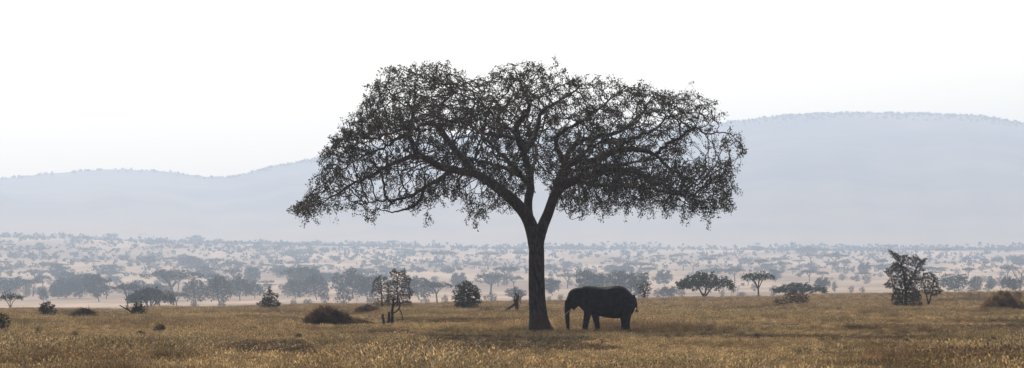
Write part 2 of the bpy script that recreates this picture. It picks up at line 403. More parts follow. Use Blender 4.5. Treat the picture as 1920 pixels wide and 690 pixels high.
        leafC.append(pts[1:])
    thin = np.array(S.rad) < .016
    thin_nodes = pos[(np.array(S.rad) < .02) & (rg.uniform(0,1,n) < .5)]
    leafC.append(thin_nodes)
    C = np.vstack(leafC)
    # patchy leafing: whole sprays are bare
    cl = .7*np.sin(C@(w*1.9).T+ph*2).sum(1)/14**.5+.6*np.sin(C@(w*5).T+ph).sum(1)/14**.5
    C = C[(rg.uniform(0,1,len(C)) < np.clip(.74+1.0*cl,.06,1)*gaps(1010+C[:,0]/PX, 628-C[:,2]/PX)**.7)]
    print('main tree nodes', n, 'tips', len(tips), 'leaf pts', len(C))
    LV, LF = cluster_leaves(C, 10, .085, .125, rg, .6, .5)
    root = empty('umbrella_thorn_tree', (0,0,0))
    tag(root, 'huge spreading dark umbrella tree with forked trunk towering beside the elephant', 'tree')
    V = V.copy()
    # fluted root flare
    z = V[:,2]; ax = np.arctan2(V[:,1], V[:,0]-.05); fl = np.clip(1-z/1.3, 0, 1)**2
    V[:,0] += np.cos(ax)*fl*(.16+.13*np.sin(ax*5+1)) ; V[:,1] += np.sin(ax)*fl*(.10+.12*np.sin(ax*5+1))
    V[:,2] -= .25*(z < .05)
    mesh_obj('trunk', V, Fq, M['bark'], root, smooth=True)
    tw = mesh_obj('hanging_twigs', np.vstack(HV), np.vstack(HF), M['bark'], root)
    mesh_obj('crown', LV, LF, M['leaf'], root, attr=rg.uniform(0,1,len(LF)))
    X = (1010-960)/F*195; root.location = (X, 195, float(ground_z(X,195))-.02)
    return root
build_main_tree()
print('tree', time.time()-T0)

# ------------------------------------------------------------------ tree kinds (unit: metres, later scaled)
def make_kind(kind, seed, leafmat='far_leaf', barkmat='far_bark', W=12., H=8., nat=420, leaf=.42, per=5, spread=.3, step=.4):
    rg = np.random.default_rng(seed); S = Skel()
    r0 = .025*max(W,H) if kind in ('umbrella','low_umbrella') else .018*H
    lean = rg.normal(0,.05)*H
    def samp(n, fn):
        out = []
        while len(out) < n:
            p = rg.uniform(-1,1,3)
            q = fn(p)
            if q is not None: out.append(q)
        return np.array(out)
    ph = rg.uniform(0,6.3,6); wv = rg.normal(0,1,(6,3))*(7.0/max(W,H))
    def clump(q): return np.sin(wv@q+ph).sum()/2.45 > rg.uniform(-1.1,.5)
    if kind in ('umbrella','low_umbrella'):
        fk = .38*H if kind == 'umbrella' else .15*H
        S.limb([np.array([0,0,-.2,r0*1.25]), np.array([lean*.5,0,fk*.5,r0]), np.array([lean,0,fk,r0])], step)
        nb = rg.integers(4,7)
        for k in range(nb):
            a = 2*math.pi*k/nb+rg.uniform(-.4,.4); rr = W*.5*rg.uniform(.45,.8)
            e = np.array([lean+math.cos(a)*rr, math.sin(a)*rr, H*rg.uniform(.76,.88)])
            m_ = np.array([lean+math.cos(a)*rr*.4, math.sin(a)*rr*.4, fk+(e[2]-fk)*.62])
            S.limb([np.array([lean,0,fk,r0*.6]), np.array([*m_, r0*.42]), np.array([*e, r0*.2])], step, rg, .05)
        thick = .22 if kind == 'umbrella' else .40
        lob = rg.uniform(0,6.3,3)
        def fn(p):
            r = math.hypot(p[0], p[1]); a = math.atan2(p[1],p[0])
            lim = 1+.12*math.sin(3*a+lob[0])+.08*math.sin(5*a+lob[1])
            if r > lim: return None
            dr = .22 if kind == 'umbrella' else .40
            top = H*(1-dr*(r/lim)**2.0+(.03*math.sin(9*p[0]+lob[0])*math.sin(8*p[1]+lob[1]))); bot = H*(1-thick)-H*(.06 if kind == 'umbrella' else .16)*r+.07*H*math.sin(7*a+6*r+lob[2])
            if top-bot < .02*H: bot = top-.03*H
            q = np.array([lean+p[0]*W*.5, p[1]*W*.5, bot+(top-bot)*(p[2]*.5+.5)])
            return q if clump(q) else None
        A = samp(nat, fn)
    elif kind == 'round':
        fk = .22*H
        S.limb([np.array([0,0,-.2,r0*1.3]), np.array([lean,0,fk,r0])], step)
        for k in range(5):
            a = rg.uniform(0,6.3); rr = W*.5*rg.uniform(.2,.6)
            S.limb([np.array([lean,0,fk,r0*.6]), np.array([lean+math.cos(a)*rr*.5, math.sin(a)*rr*.5, H*.5, r0*.4]), np.array([lean+math.cos(a)*rr, math.sin(a)*rr, H*.78, r0*.2])], step, rg, .05)
        lob = rg.uniform(0,6.3,4)
        def fn(p):
            a = math.atan2(p[1],p[0]); r = np.linalg.norm(p)
            if r > 1+.16*math.sin(2*a+lob[0]+p[2]*2)+.12*math.sin(4*a+lob[1]+3*p[2]): return None
            q = np.array([lean+p[0]*W*.5, p[1]*W*.5, H*(.57+.43*p[2])])
            return q if clump(q) else None
        A = samp(nat, fn)
    elif kind in ('shrub','cone','wide_shrub'):
        nb = 6
        for k in range(nb):
            a = 2*math.pi*k/nb+rg.uniform(-.4,.4); rr = W*.5*rg.uniform(.15,.7)
            S.limb([np.array([math.cos(a)*.03*W, math.sin(a)*.03*W, -.1, r0]), np.array([math.cos(a)*rr, math.sin(a)*rr, H*rg.uniform(.4,.75), r0*.4])], step, rg, .03)
        if kind == 'cone': S.limb([np.array([0,0,-.1,r0*1.5]), np.array([0,0,H*.95,r0*.3])], step, rg, .02)
        lob = rg.uniform(0,6.3,4)
        def fn(p):
            a = math.atan2(p[1],p[0]); h_ = p[2]*.5+.5; r = math.hypot(p[0],p[1])
            if kind == 'cone': lim = (1-h_)**.8*(1+.3*math.sin(h_*22+2*a)) * (.55+.45*min(1,h_*5))
            else: lim = math.sqrt(max(0,1-max(0,(h_-.35)/.65)**2))*(.6+.4*min(1,h_*3))*(1+.2*math.sin(3*a+lob[0]+4*h_))
            if r > lim: return None
            q = np.array([p[0]*W*.5, p[1]*W*.5, H*h_])
            return q if (kind == 'cone' or clump(q)) else None
        A = samp(nat, fn)
    elif kind == 'bare':
        fk = .35*H
        S.limb([np.array([0,0,-.2,r0*1.6]), np.array([lean,0,fk,r0*1.2])], step)
        def fn(p):
            r = math.hypot(p[0],p[1])
            if r > .35+.65*(p[2]*.5+.5): return None
            return np.array([lean+p[0]*W*.5, p[1]*W*.5, H*(.45+.55*(p[2]*.5+.5))])
        A = samp(nat, fn)
    S.grow(A, step, step*1.5, max(W,H)*.7, 60, rg, .22, .03, 3500)
    S.radii(.02 if kind != 'bare' else .035, 2.4)
    V, Fq = S.tubes(big=7)
    pos = np.array(S.pos); tips = pos[S.kids == 0]
    thin = pos[(np.array(S.rad) < .05) & (rg.uniform(0,1,len(pos)) < .35)]
    leaves = None
    if kind != 'bare' and per:
        C = np.vstack([tips, thin]) if len(thin) else tips
        CC = np.repeat(C, per, 0)+rg.normal(0,1,(len(C)*per,3))*np.array([spread,spread,spread*.55])
        leaves = leaf_quads(CC, leaf, rg, 0, .7)
    return dict(t=(V,Fq), l=leaves, W=W, H=H, bm=barkmat, lm=leafmat, seed=seed)
PROTO = {}
def proto(key):
    """mesh data for one kind of tree, made once"""
    d = PROTO[key]
    if 'tm' not in d:
        o = mesh_obj('trunk', *d['t'], M[d['bm']], link=False, smooth=True); d['tm'] = o.data; bpy.data.objects.remove(o)
        if d['l']:
            rg = np.random.default_rng(d['seed']+5)
            o = mesh_obj('crown', *d['l'], M[d['lm']], link=False, attr=rg.uniform(0,1,len(d['l'][1]))); d['lmh'] = o.data; bpy.data.objects.remove(o)
        allv = d['t'][0] if not d['l'] else np.vstack([d['t'][0], d['l'][0]])
        d['rw'] = float(np.percentile(allv[:,0],99.5)-np.percentile(allv[:,0],.5)); d['rh'] = float(np.percentile(allv[:,2],99.8))
    return d
for i in range(5): PROTO['U%d'%i] = make_kind('umbrella', 100+i, W=14, H=8, nat=520)
for i in range(2): PROTO['L%d'%i] = make_kind('low_umbrella', 120+i, W=16, H=7, nat=1000, per=9)
for i in range(5): PROTO['R%d'%i] = make_kind('round', 140+i, W=9, H=8, nat=620, per=8, leaf=.45)
for i in range(4): PROTO['S%d'%i] = make_kind('shrub', 160+i, W=5, H=4, nat=260, leaf=.3, step=.3, spread=.2, leafmat='shrub_leaf')
for i in range(2): PROTO['B%d'%i] = make_kind('bare', 180+i, W=8, H=7, nat=160)
# nearer plants, finer leaves
PROTO['C0'] = make_kind('cone', 201, W=2.3, H=2.7, nat=1300, leaf=.10, step=.11, spread=.07, per=9, leafmat='shrub_leaf')
PROTO['N0'] = make_kind('wide_shrub', 202, W=2.8, H=2.8, nat=1900, leaf=.10, step=.11, spread=.08, per=10, leafmat='shrub_leaf')
PROTO['N1'] = make_kind('wide_shrub', 203, W=2.0, H=1.8, nat=800, leaf=.12, step=.1, spread=.07, per=6, leafmat='shrub_leaf')
PROTO['N2'] = make_kind('wide_shrub', 204, W=3.4, H=1.8, nat=900, leaf=.12, step=.12, spread=.06, per=4, leafmat='thorn_leaf')
PROTO['T0'] = make_kind('round', 205, W=2.4, H=4.2, nat=900, leaf=.12, step=.13, spread=.07, per=4, leafmat='thorn_leaf', barkmat='bark')
PROTO['T1'] = make_kind('round', 206, W=2.0, H=3.4, nat=650, leaf=.12, step=.13, spread=.07, per=4, leafmat='thorn_leaf', barkmat='bark')
PROTO['T2'] = make_kind('round', 207, W=1.8, H=3.0, nat=380, leaf=.14, step=.14, spread=.08, per=4, leafmat='shrub_leaf')
print('kinds', time.time()-T0)
KN = {'U':'acacia_tree','L':'acacia_tree','R':'bushy_tree','S':'shrub','B':'bare_tree','C':'young_thorn_tree','N':'shrub','T':'thorn_tree'}
def place(key, px, py, h, w, dmin=700, dmax=6200, name=None, loc=None, rz=None, tall=True):
    d = proto(key)
    X, Y, Z = loc if loc else at(px, py, dmin, dmax)
    m = Y/F
    sx = w*m/d['rw']; sz = h*m/d['rh']
    root = empty(name or KN[key[0]], (X,Y,Z), 0 if rz is None else rz, (sx, sx, sz))
    t = bpy.data.objects.new('trunk' if key[0] not in 'SN' else 'stems', d['tm']); COL.objects.link(t); t.parent = root
    if 'lmh' in d:
        c = bpy.data.objects.new('crown' if key[0] not in 'SN' else 'foliage', d['lmh']); COL.objects.link(c); c.parent = root
    return root

# ---- the trees and bushes one can tell apart beyond the rise: kind, x, base y, height, width in photo pixels
FAR = """U 18 596 48 50|U 62 556 34 38|R 82 567 26 19|U 68 530 26 56|R 15 556 36 50|R 38 548 30 44|R 118 556 34 44|R 150 560 40 44|R 186 566 52 48|R 110 560 28 36
U 240 579 50 54|L 283 592 54 88|U 325 562 58 116|U 332 580 34 44|R 368 570 46 50|R 412 572 54 48|R 450 564 50 50|R 478 560 34 40|S 364 581 20 15|S 415 579 17 15|B 313 584 14 12
U 560 554 56 70|R 594 562 48 48|R 555 561 36 48|U 624 535 24 28|R 662 560 56 80|R 690 562 42 52|S 609 571 26 17|S 643 574 34 33|S 550 577 17 13|S 578 577 17 22|B 669 573 20 10|S 692 573 18 12
R 786 562 42 64|S 798 570 13 18|U 820 569 42 58|S 835 569 17 13|U 920 552 42 62|U 951 530 32 50|U 964 541 24 38|U 913 497 27 44|U 829 497 28 52|U 974 490 20 32|S 921 567 19 26|R 968 562 24 40|R 861 541 30 30|R 1036 555 34 34|S 1052 563 11 14|S 1029 564 9 10
U 1064 541 30 38|R 1106 556 50 48|R 1134 556 44 48|R 1170 558 51 42|R 1198 562 52 40|R 1161 513 17 58|S 1233 558 17 18|R 1255 559 22 34|S 1278 558 18 15|L 1322 567 58 106|B 1372 558 19 16|B 1382 557 23 14|S 1392 557 10 18|U 1423 564 57 62
B 1299 513 29 38|U 1331 503 23 22|B 1389 500 27 38|U 1281 508 19 30|U 1340 527 25 62|U 1378 527 26 42|U 1427 510 25 32|R 1246 537 30 32|U 1214 522 22 32|S 1414 546 16 13|S 1354 557 14 10
L 1499 564 34 98|S 1450 555 21 15|R 1543 548 28 30|U 1518 530 26 32|U 1541 530 22 24|S 1565 547 20 11|S 1580 526 13 16|S 1606 528 12 16|S 1625 532 18 18|S 1617 548 11 11|S 1596 548 12 12|R 1622 515 23 25|U 1560 512 21 22|U 1583 511 25 26|U 1654 505 20 22|U 1469 511 21 32|U 1464 498 16 36|R 1455 530 26 24|U 1521 492 17 42
R 1791 549 36 54|R 1831 545 28 22|U 1815 522 21 26|U 1889 522 24 32|S 1840 509 11 15|S 1859 540 13 15|S 1853 548 17 17|S 1828 548 13 32|B 1912 549 50 46|R 1889 545 27 22|U 1741 512 13 28|U 1655 502 17 20|R 1905 548 26 30"""
SECT = [(-1,160,'on the far left plain'),(160,480,'behind the cone-shaped young tree'),(480,720,'beyond the big brush mound'),
 (720,985,'between twin thorn trees and great trunk'),(985,1215,'behind the elephant'),(1215,1450,'on the plain right of elephant'),
 (1450,1670,'beyond the brown spiky shrub'),(1670,2500,'beyond the tallest thorn tree')]
DESC = {'U':('flat-topped acacia','acacia'),'L':('broad low-crowned acacia','acacia'),'R':('bushy hazy tree','tree'),'S':('small hazy shrub','shrub'),'B':('leafless tree','dead tree')}
ORD = 'only first second third fourth fifth sixth seventh eighth ninth tenth eleventh twelfth'.split()
items = []
rg = np.random.default_rng(5)
for tok in FAR.replace('\n','|').split('|'):
    k, x, y, h, w = tok.split(); x, y, h, w = map(float, (x,y,h,w))
    items.append((k, x, y, h, w))
cnt = {}
for i, it in enumerate(items):
    for si, s in enumerate(SECT):
        if s[0] <= it[1] < s[1]: cnt.setdefault((it[0], si), []).append(i)
for (k, si), ids in cnt.items():
    ids.sort(key=lambda i: items[i][1])
    for n, i in enumerate(ids):
        _, x, y, h, w = items[i]
        nv = {'U':5,'L':2,'R':5,'S':4,'B':2}[k]
        o = place('%s%d' % (k, rg.integers(nv)), x, y, h, w, *((640, 1000) if x in (18,283,1322,1499,1423) else (700, 6200)))
        desc, cat = DESC[k]
        lab = '%s %s' % (desc, SECT[si][2]) if len(ids) == 1 else '%s, %s from left of %d %s' % (desc, ORD[n+1] if n+1 < len(ORD) else 'last', len(ids), SECT[si][2])
        tag(o, lab, cat, {'U':'acacias on the plain','L':'acacias on the plain','R':'bushy trees on the plain','S':'shrubs on the plain','B':'bare trees on the plain'}[k])
# the hazy belt of trees on the left and behind the elephant
belt = []
for k in range(32):
    u = rg.uniform()
    px = rg.uniform(-60,480) if u < .6 else (rg.uniform(530,800) if u < .9 else rg.uniform(1070,1210))
    py = rg.uniform(526,562)-(0 if px < 480 else 8)
    belt.append((px, py, rg.uniform(20,36), rg.uniform(28,48)))
for px, py, h, w in belt:
    o = place('R%d' % rg.integers(5) if rg.uniform() < .6 else 'U%d' % rg.integers(5), px, py, h, w, name='bushy_tree')
    tag(o, 'hazy grey-green tree standing crowded in the middle-distance belt of trees', 'tree', 'crowded trees of the middle-distance belt')
# ---- scattered dots farther out: the largest are things, the rest one far wood
pts = []
for k in range(9000):
    px = rg.uniform(-60, 1980); t_ = rg.uniform()
    yb = np.interp(px, [0,500,960,1920], [436,458,466,466]); yn = np.interp(px, [0,960,1920],[562,540,540])
    py = yb+(yn-yb)*t_**1.5
    dens = np.interp(px, [0,550,900,1300,1980], [1,.8,.5,.42,.5])*(1 if t_ < .75 else .35)
    if rg.uniform() > dens: continue
    if math.sin(px*.021+py*.11)*math.sin(py*.27+px*.009)+.5*math.sin(px*.05+1)*math.sin(py*.5) < rg.uniform(-.9,.45): continue
    X, Y, Z = at(px, py, 1500, 6300)
    s = rg.lognormal(0,.32)*rg.choice([4.2,6.0,9.0], p=[.62,.28,.10])*(.8+Y/6000*.5)
    pts.append((s/Y, px, py, s, X, Y, Z))
pts.sort(reverse=True); print('far dots', len(pts))
nb = nt_ = 0; rest = []
for a, px, py, s, X, Y, Z in pts:
    tree = s > 8
    if tree and nt_ < 150:
        nt_ += 1
        k = 'U%d' % rg.integers(5) if rg.uniform() < .65 else 'R%d' % rg.integers(5)
        o = place(k, px, py, s*.62/Y*F, s*1.25/Y*F, loc=(X,Y,Z), name='distant_tree', rz=rg.uniform(0,6.3))
        tag(o, 'faint blue-grey tree far out on the hazy plain below the hills', 'tree', 'faint trees far out on the plain')
    elif not tree and nb < 290:
        nb += 1
        o = place('S%d' % rg.integers(4), px, py, s*.8/Y*F, s/Y*F, loc=(X,Y,Z), name='distant_bush', rz=rg.uniform(0,6.3))
        tag(o, 'small blue-grey bush dotting the pale hazy plain below the hills', 'bush', 'bushes dotting the far plain')
    else: rest.append((X, Y, Z, s))
rest = np.array(rest)
def clumps(C, S, n, rg, flat=.62, ls=.34):
    """leafy clumps, one per row of C, of size S"""
    v = rg.normal(0,1,(len(C),n,3)); v /= np.linalg.norm(v,axis=2)[...,None]; v *= rg.uniform(.3,1,(len(C),n,1))
    v[...,2] = v[...,2]*flat+flat*.9
    P = C[:,None,:]+v*S[:,None,None]*.5
    P = P.reshape(-1,3); SS = np.repeat(S, n)
    V, Fq = leaf_quads(P, 1, rg, 0, .8)
    V = V.reshape(-1,4,3); c = V[:,:1]; V = c+(V-c)*(SS*ls)[:,None,None]
    return V.reshape(-1,3), Fq
V, Fq = clumps(rest[:,:3], rest[:,3], 28, rg, .62, .3)
o = mesh_obj('far_woodland', V, Fq, M['far_leaf'], attr=rg.uniform(0,1,len(Fq)))
tag(o, 'countless tiny bushes scattered over the hazy plain below the hills', 'woodland', kind='stuff')
# hillside trees: along the crest and over the slope
NH = 34000; u = rg.uniform(-.22,.22,NH); t_ = np.where(rg.uniform(0,1,NH) < .08, rg.normal(1,.012,NH), rg.uniform(.0,1,NH)**1.8)
ok = (np.sin(u*55+np.sin(u*21)*2) > rg.uniform(-1.6,.6,NH)); ok &= (t_ > .95) | (rg.uniform(0,1,NH) < np.clip(1-t_/.06, 0, 1)); u = u[ok]; t_ = t_[ok]
d = HD0+(HD1-HD0)*t_
C = np.stack([u*d, d, hill_z(u, t_)], 1)
V, Fq = clumps(C, np.where(t_ > .95, rg.uniform(4,8.5,len(C)), rg.uniform(4,7,len(C))), 16, rg, .7, .5)
o = mesh_obj('hillside_woodland', V, Fq, M['far_leaf'], attr=rg.uniform(0,1,len(Fq)))
tag(o, 'scattered trees covering the slopes and crest of the hills', 'woodland', kind='stuff')
print('far', time.time()-T0)

# ------------------------------------------------------------------ plants of the near field
def near(key, px, py, h, w, label, cat, name=None, group=None, rz=None):
    return tag(place(key, px, py, h, w, 100, 560, name, rz=rz), label, cat, group)
near('N1', 2, 627, 40, 34, 'dark green shrub cut off by the left edge of the field', 'shrub')
near('N1', 88, 597, 32, 36, 'small dark round shrub on a narrow stem on the left field edge', 'shrub', rz=2.0)
near('C0', 505, 586, 48, 42, 'dark cone-shaped young thorn tree left of the big brush mound', 'young tree')
near('N0', 873, 581, 54, 52, 'rounded olive bush left of the broken stump', 'bush', name='bush')
near('N2', 1487, 578, 33, 64, 'brown spiky spreading shrub right of centre on the field edge', 'shrub')
near('T2', 1208, 567, 42, 28, 'slim young tree just behind the tail of the elephant', 'young tree', name='young_thorn_tree')
near('N2', 1908, 563, 16, 24, 'tiny twiggy shrub at the right edge above the tawny mound', 'shrub', rz=1.1)

def thorn_tree(px, py, outline, label, seed, stems, nat=1500, leaf=.095, per=4):
    """a thorn tree whose crown fills an outline given in photo pixels"""
    X, Y, Z = at(px, py, 100, 560); m = Y/F; rg = np.random.default_rng(seed); S = Skel()
    for st in stems: S.limb([np.array([(a-px)*m, yy, (py-b)*m, r*m]) for a, b, yy, r in st], .14, rg, .02)
    O = np.array(outline, float); xs = (O[:,0]-px)*m; zs = (py-O[:,1])*m
    A = []; x0, x1, z0, z1 = xs.min(), xs.max(), zs.min(), zs.max()
    from mathutils.geometry import intersect_point_line
    def inside(x, z):
        c = False; j = len(xs)-1
        for i in range(len(xs)):
            if (zs[i] > z) != (zs[j] > z) and x < (xs[j]-xs[i])*(z-zs[i])/(zs[j]-zs[i])+xs[i]: c = not c
            j = i
        return c
    wv = rg.normal(0,1,(8,3))*2.2; ph = rg.uniform(0,6.3,8)
    while len(A) < nat:
        x = rg.uniform(x0,x1); z = rg.uniform(z0,z1)
        if not inside(x, z): continue
        hw = (x1-x0)*.42; cx = (x0+x1)/2
        y = rg.uniform(-1,1)*hw*math.sqrt(max(.05,1-((x-cx)/((x1-x0)*.55))**2))
        q = np.array([x,y,z])
        if np.sin(wv@q+ph).sum()/2.83 < rg.uniform(-1.2,.6): continue
        A.append(q)
    S.grow(np.array(A), .12, .17, 3.0, 60, rg, .25, .03, 9000)
    S.radii(.010, 2.5)
    V, Fq = S.tubes(big=8); pos = np.array(S.pos); tips = pos[S.kids == 0]
    C = np.vstack([tips, pos[(np.array(S.rad) < .02) & (rg.uniform(0,1,len(pos)) < .3)]])
    root = empty('thorn_tree', (X,Y,Z)); tag(root, label, 'thorn tree')
    mesh_obj('trunk', V, Fq, M['bark'], root, smooth=True)
    LV, LF = cluster_leaves(C, per, .05, leaf, rg)
    mesh_obj('crown', LV, LF, M['thorn_leaf'], root, attr=rg.uniform(0,1,len(LF)))
    return root
thorn_tree(1698,577, [(1656,534),(1668,522),(1657,508),(1672,500),(1680,488),(1664,468),(1680,474),(1688,482),(1697,476),(1706,484),(1716,476),(1722,486),(1739,484),(1728,500),(1736,506),(1720,514),(1727,526),(1716,536),(1724,550),(1731,576),(1706,572),(1690,577),(1676,572),(1670,555),(1676,544),(1662,540)],
  'tallest dark thorn tree of the field with ragged leaning top and skirt to the ground', 31,
  [[(1698,578,0,3),(1699,540,0,2.6),(1694,510,.2,2),(1690,490,.3,1.2),(1672,472,.3,.6)],[(1699,545,0,2),(1712,515,-.2,1.5),(1725,490,-.3,.8)],[(1696,577,0,2),(1682,550,.2,1.2),(1672,525,.3,.7)]], 4600, per=11)
thorn_tree(1742,576, [(1722,548),(1722,520),(1730,512),(1744,510),(1758,520),(1762,540),(1770,546),(1752,556),(1736,552)],
  'smaller thorn tree on two bare stems right beside the tallest one', 32,
  [[(1741,577,0,1.8),(1739,560,0,1.5),(1733,540,0,1),(1730,525,0,.6)],[(1740,577,.1,1.7),(1744,562,.1,1.4),(1750,540,.1,1),(1752,525,.1,.6)]], 1700, per=10)
thorn_tree(716,584, [(700,588),(696,548),(700,525),(712,516),(726,520),(734,540),(733,565),(728,588)],
  'left and lower of the twin thorn trees behind the split dead stump', 33,
  [[(716,585,0,1.8),(716,560,0,1.5),(714,530,0,.8)]], 1600, per=6)
thorn_tree(746,584, [(722,566),(726,545),(722,528),(733,524),(729,512),(740,503),(750,509),(760,504),(762,518),(773,522),(768,538),(779,548),(769,560),(777,586),(764,572),(758,586),(744,576),(736,588)],
  'right and taller of the twin thorn trees with hanging grey twigs', 34,
  [[(744,585,0,2),(746,560,0,1.6),(744,535,0,1.2),(748,512,0,.6)]], 2600, per=8)

def tube_obj(name, paths, mat, parent=None, ns=7, rg=None, step=.1, jit=.01):
    Vs = []; Fs = []; nv = 0
    for P in paths:
        P = resample(smooth_poly(P, 2), step); R = P[:,3]; Q = P[:,:3]
        if rg is not None: Q = Q+rg.normal(0,jit,Q.shape)
        Tn = np.gradient(Q, axis=0); Tn /= np.linalg.norm(Tn,axis=1)[:,None]+1e-9
        Nn = np.cross(Tn, [.2,.95,.2]); Nn /= np.linalg.norm(Nn,axis=1)[:,None]+1e-9; B = np.cross(Tn, Nn)
        a = np.arange(ns)*2*math.pi/ns; rr = R[:,None]*(1+(rg.normal(0,.12,(len(Q),ns)) if rg is not None else 0))
        ring = Q[:,None]+rr[...,None]*(np.cos(a)[None,:,None]*Nn[:,None]+np.sin(a)[None,:,None]*B[:,None])
        Vs.append(ring.reshape(-1,3)); n = len(Q)
        i = np.arange(n-1)[:,None]*ns; j = np.arange(ns)[None]; j2 = (j+1)%ns
        Fs += [list(map(int,f)) for f in (nv+np.stack([i+j,i+j2,i+ns+j2,i+ns+j],-1)).reshape(-1,4)]
        Fs.append([nv+k for k in range(ns)][::-1]); Fs.append([nv+(n-1)*ns+k for k in range(ns)]); nv += n*ns
    return mesh_obj(name, np.vstack(Vs), Fs, mat, parent, smooth=True)
def pix_paths(px, py, Y, paths):
    m = Y/F
    return [[np.array([(a-px)*m, y, (py-b)*m, r*m]) for a, b, y, r in p] for p in paths]
def dead(px, py, label, parts, name='dead_stump', cat='dead stump', seed=1):
    X, Y, Z = at(px, py, 100, 560); root = empty(name, (X,Y,Z)); tag(root, label, cat); rg = np.random.default_rng(seed)
    for pn, paths in parts: tube_obj(pn, pix_paths(px, py, Y, paths), M['bark'], root, 7, rg, .08, .012)
    return root
dead(730, 614, 'split dead stump with one tall crooked limb in front of the twin thorn trees', [
  ('trunk', [[(719,615,0,2.6),(720,602,0,2.6),(717,590,0,2.2)],[(729,615,0,3),(729,598,0,3),(730,586,0,2.4)],[(733,614,.1,3.2),(736,596,.1,2.6),(735,580,.1,2.4),(738,566,.1,2.2),(737,557,.1,1.6)]]),
  ('limb', [[(736,588,.1,1.8),(746,582,.2,1.5),(751,570,.2,1.2),(748,560,.2,.8)],[(749,580,.2,1.2),(754,590,.2,1.1),(755,602,.2,.8)],[(738,572,.1,1.2),(745,564,0,.9),(747,556,0,.6)]])])
st = dead(969, 591, 'broken stump with leafy tuft and fallen limb leaning left of the great trunk', [
  ('trunk', [[(970,592,0,4),(970,578,0,3.6),(968,564,0,3),(972,556,0,1.5)],[(967,574,0,2.6),(964,560,0,1.4)]]),
  ('fallen_limb', [[(935,588,.3,1.6),(950,581,.2,2.4),(962,573,.1,2.4),(968,568,0,2)]])], seed=3)
rgs = np.random.default_rng(8); mm = st.location.y/F
C = np.stack([rgs.normal(1,3.4,150)*mm, rgs.normal(0,3,150)*mm, (33+rgs.normal(0,6,150))*mm], 1)
LV, LF = cluster_leaves(C, 3, .07, .12, rgs); mesh_obj('foliage', LV, LF, M['shrub_leaf'], st, attr=rgs.uniform(0,1,len(LF)))
dead(248, 597, 'knotted twisted dead shrub with a bare branch leaning to its left', [
  ('trunk', [[(250,598,0,2.4),(252,588,0,2.6),(262,580,0,2.4),(266,570,0,1.6)],[(246,598,.1,2.4),(247,584,.1,2.4),(256,574,.1,2.2),(255,566,.1,1.2)],[(258,598,.1,2),(262,590,.1,2),(268,582,.1,1.5)],[(250,588,-.2,1.8),(256,580,-.2,1.8),(262,586,-.2,1.4)]]),
  ('branch', [[(248,588,0,1.8),(240,580,0,1.4),(232,577,0,1.1),(224,572,0,.8)],[(240,580,0,1),(236,572,0,.6)]])], name='dead_shrub', cat='dead shrub', seed=4)
ds = bpy.data.objects['dead_shrub']; mm = ds.location.y/F
C = np.stack([(11+rgs.normal(0,7,420))*mm, rgs.normal(0,6,420)*mm, (16+rgs.normal(0,7,420))*mm], 1); C = C[C[:,2] > .1]
LV, LF = cluster_leaves(C, 3, .07, .12, rgs); mesh_obj('foliage', LV, LF, M['shrub_leaf'], ds, attr=rgs.uniform(0,1,len(LF)))
dead(1319, 564, 'short thin dead post standing alone on the right field edge', [('trunk', [[(1319,565,0,1.4),(1319.5,556,0,1.2),(1319,550,0,.9)],[(1319,552,0,.8),(1323,549,0,.5)]])], seed=5)

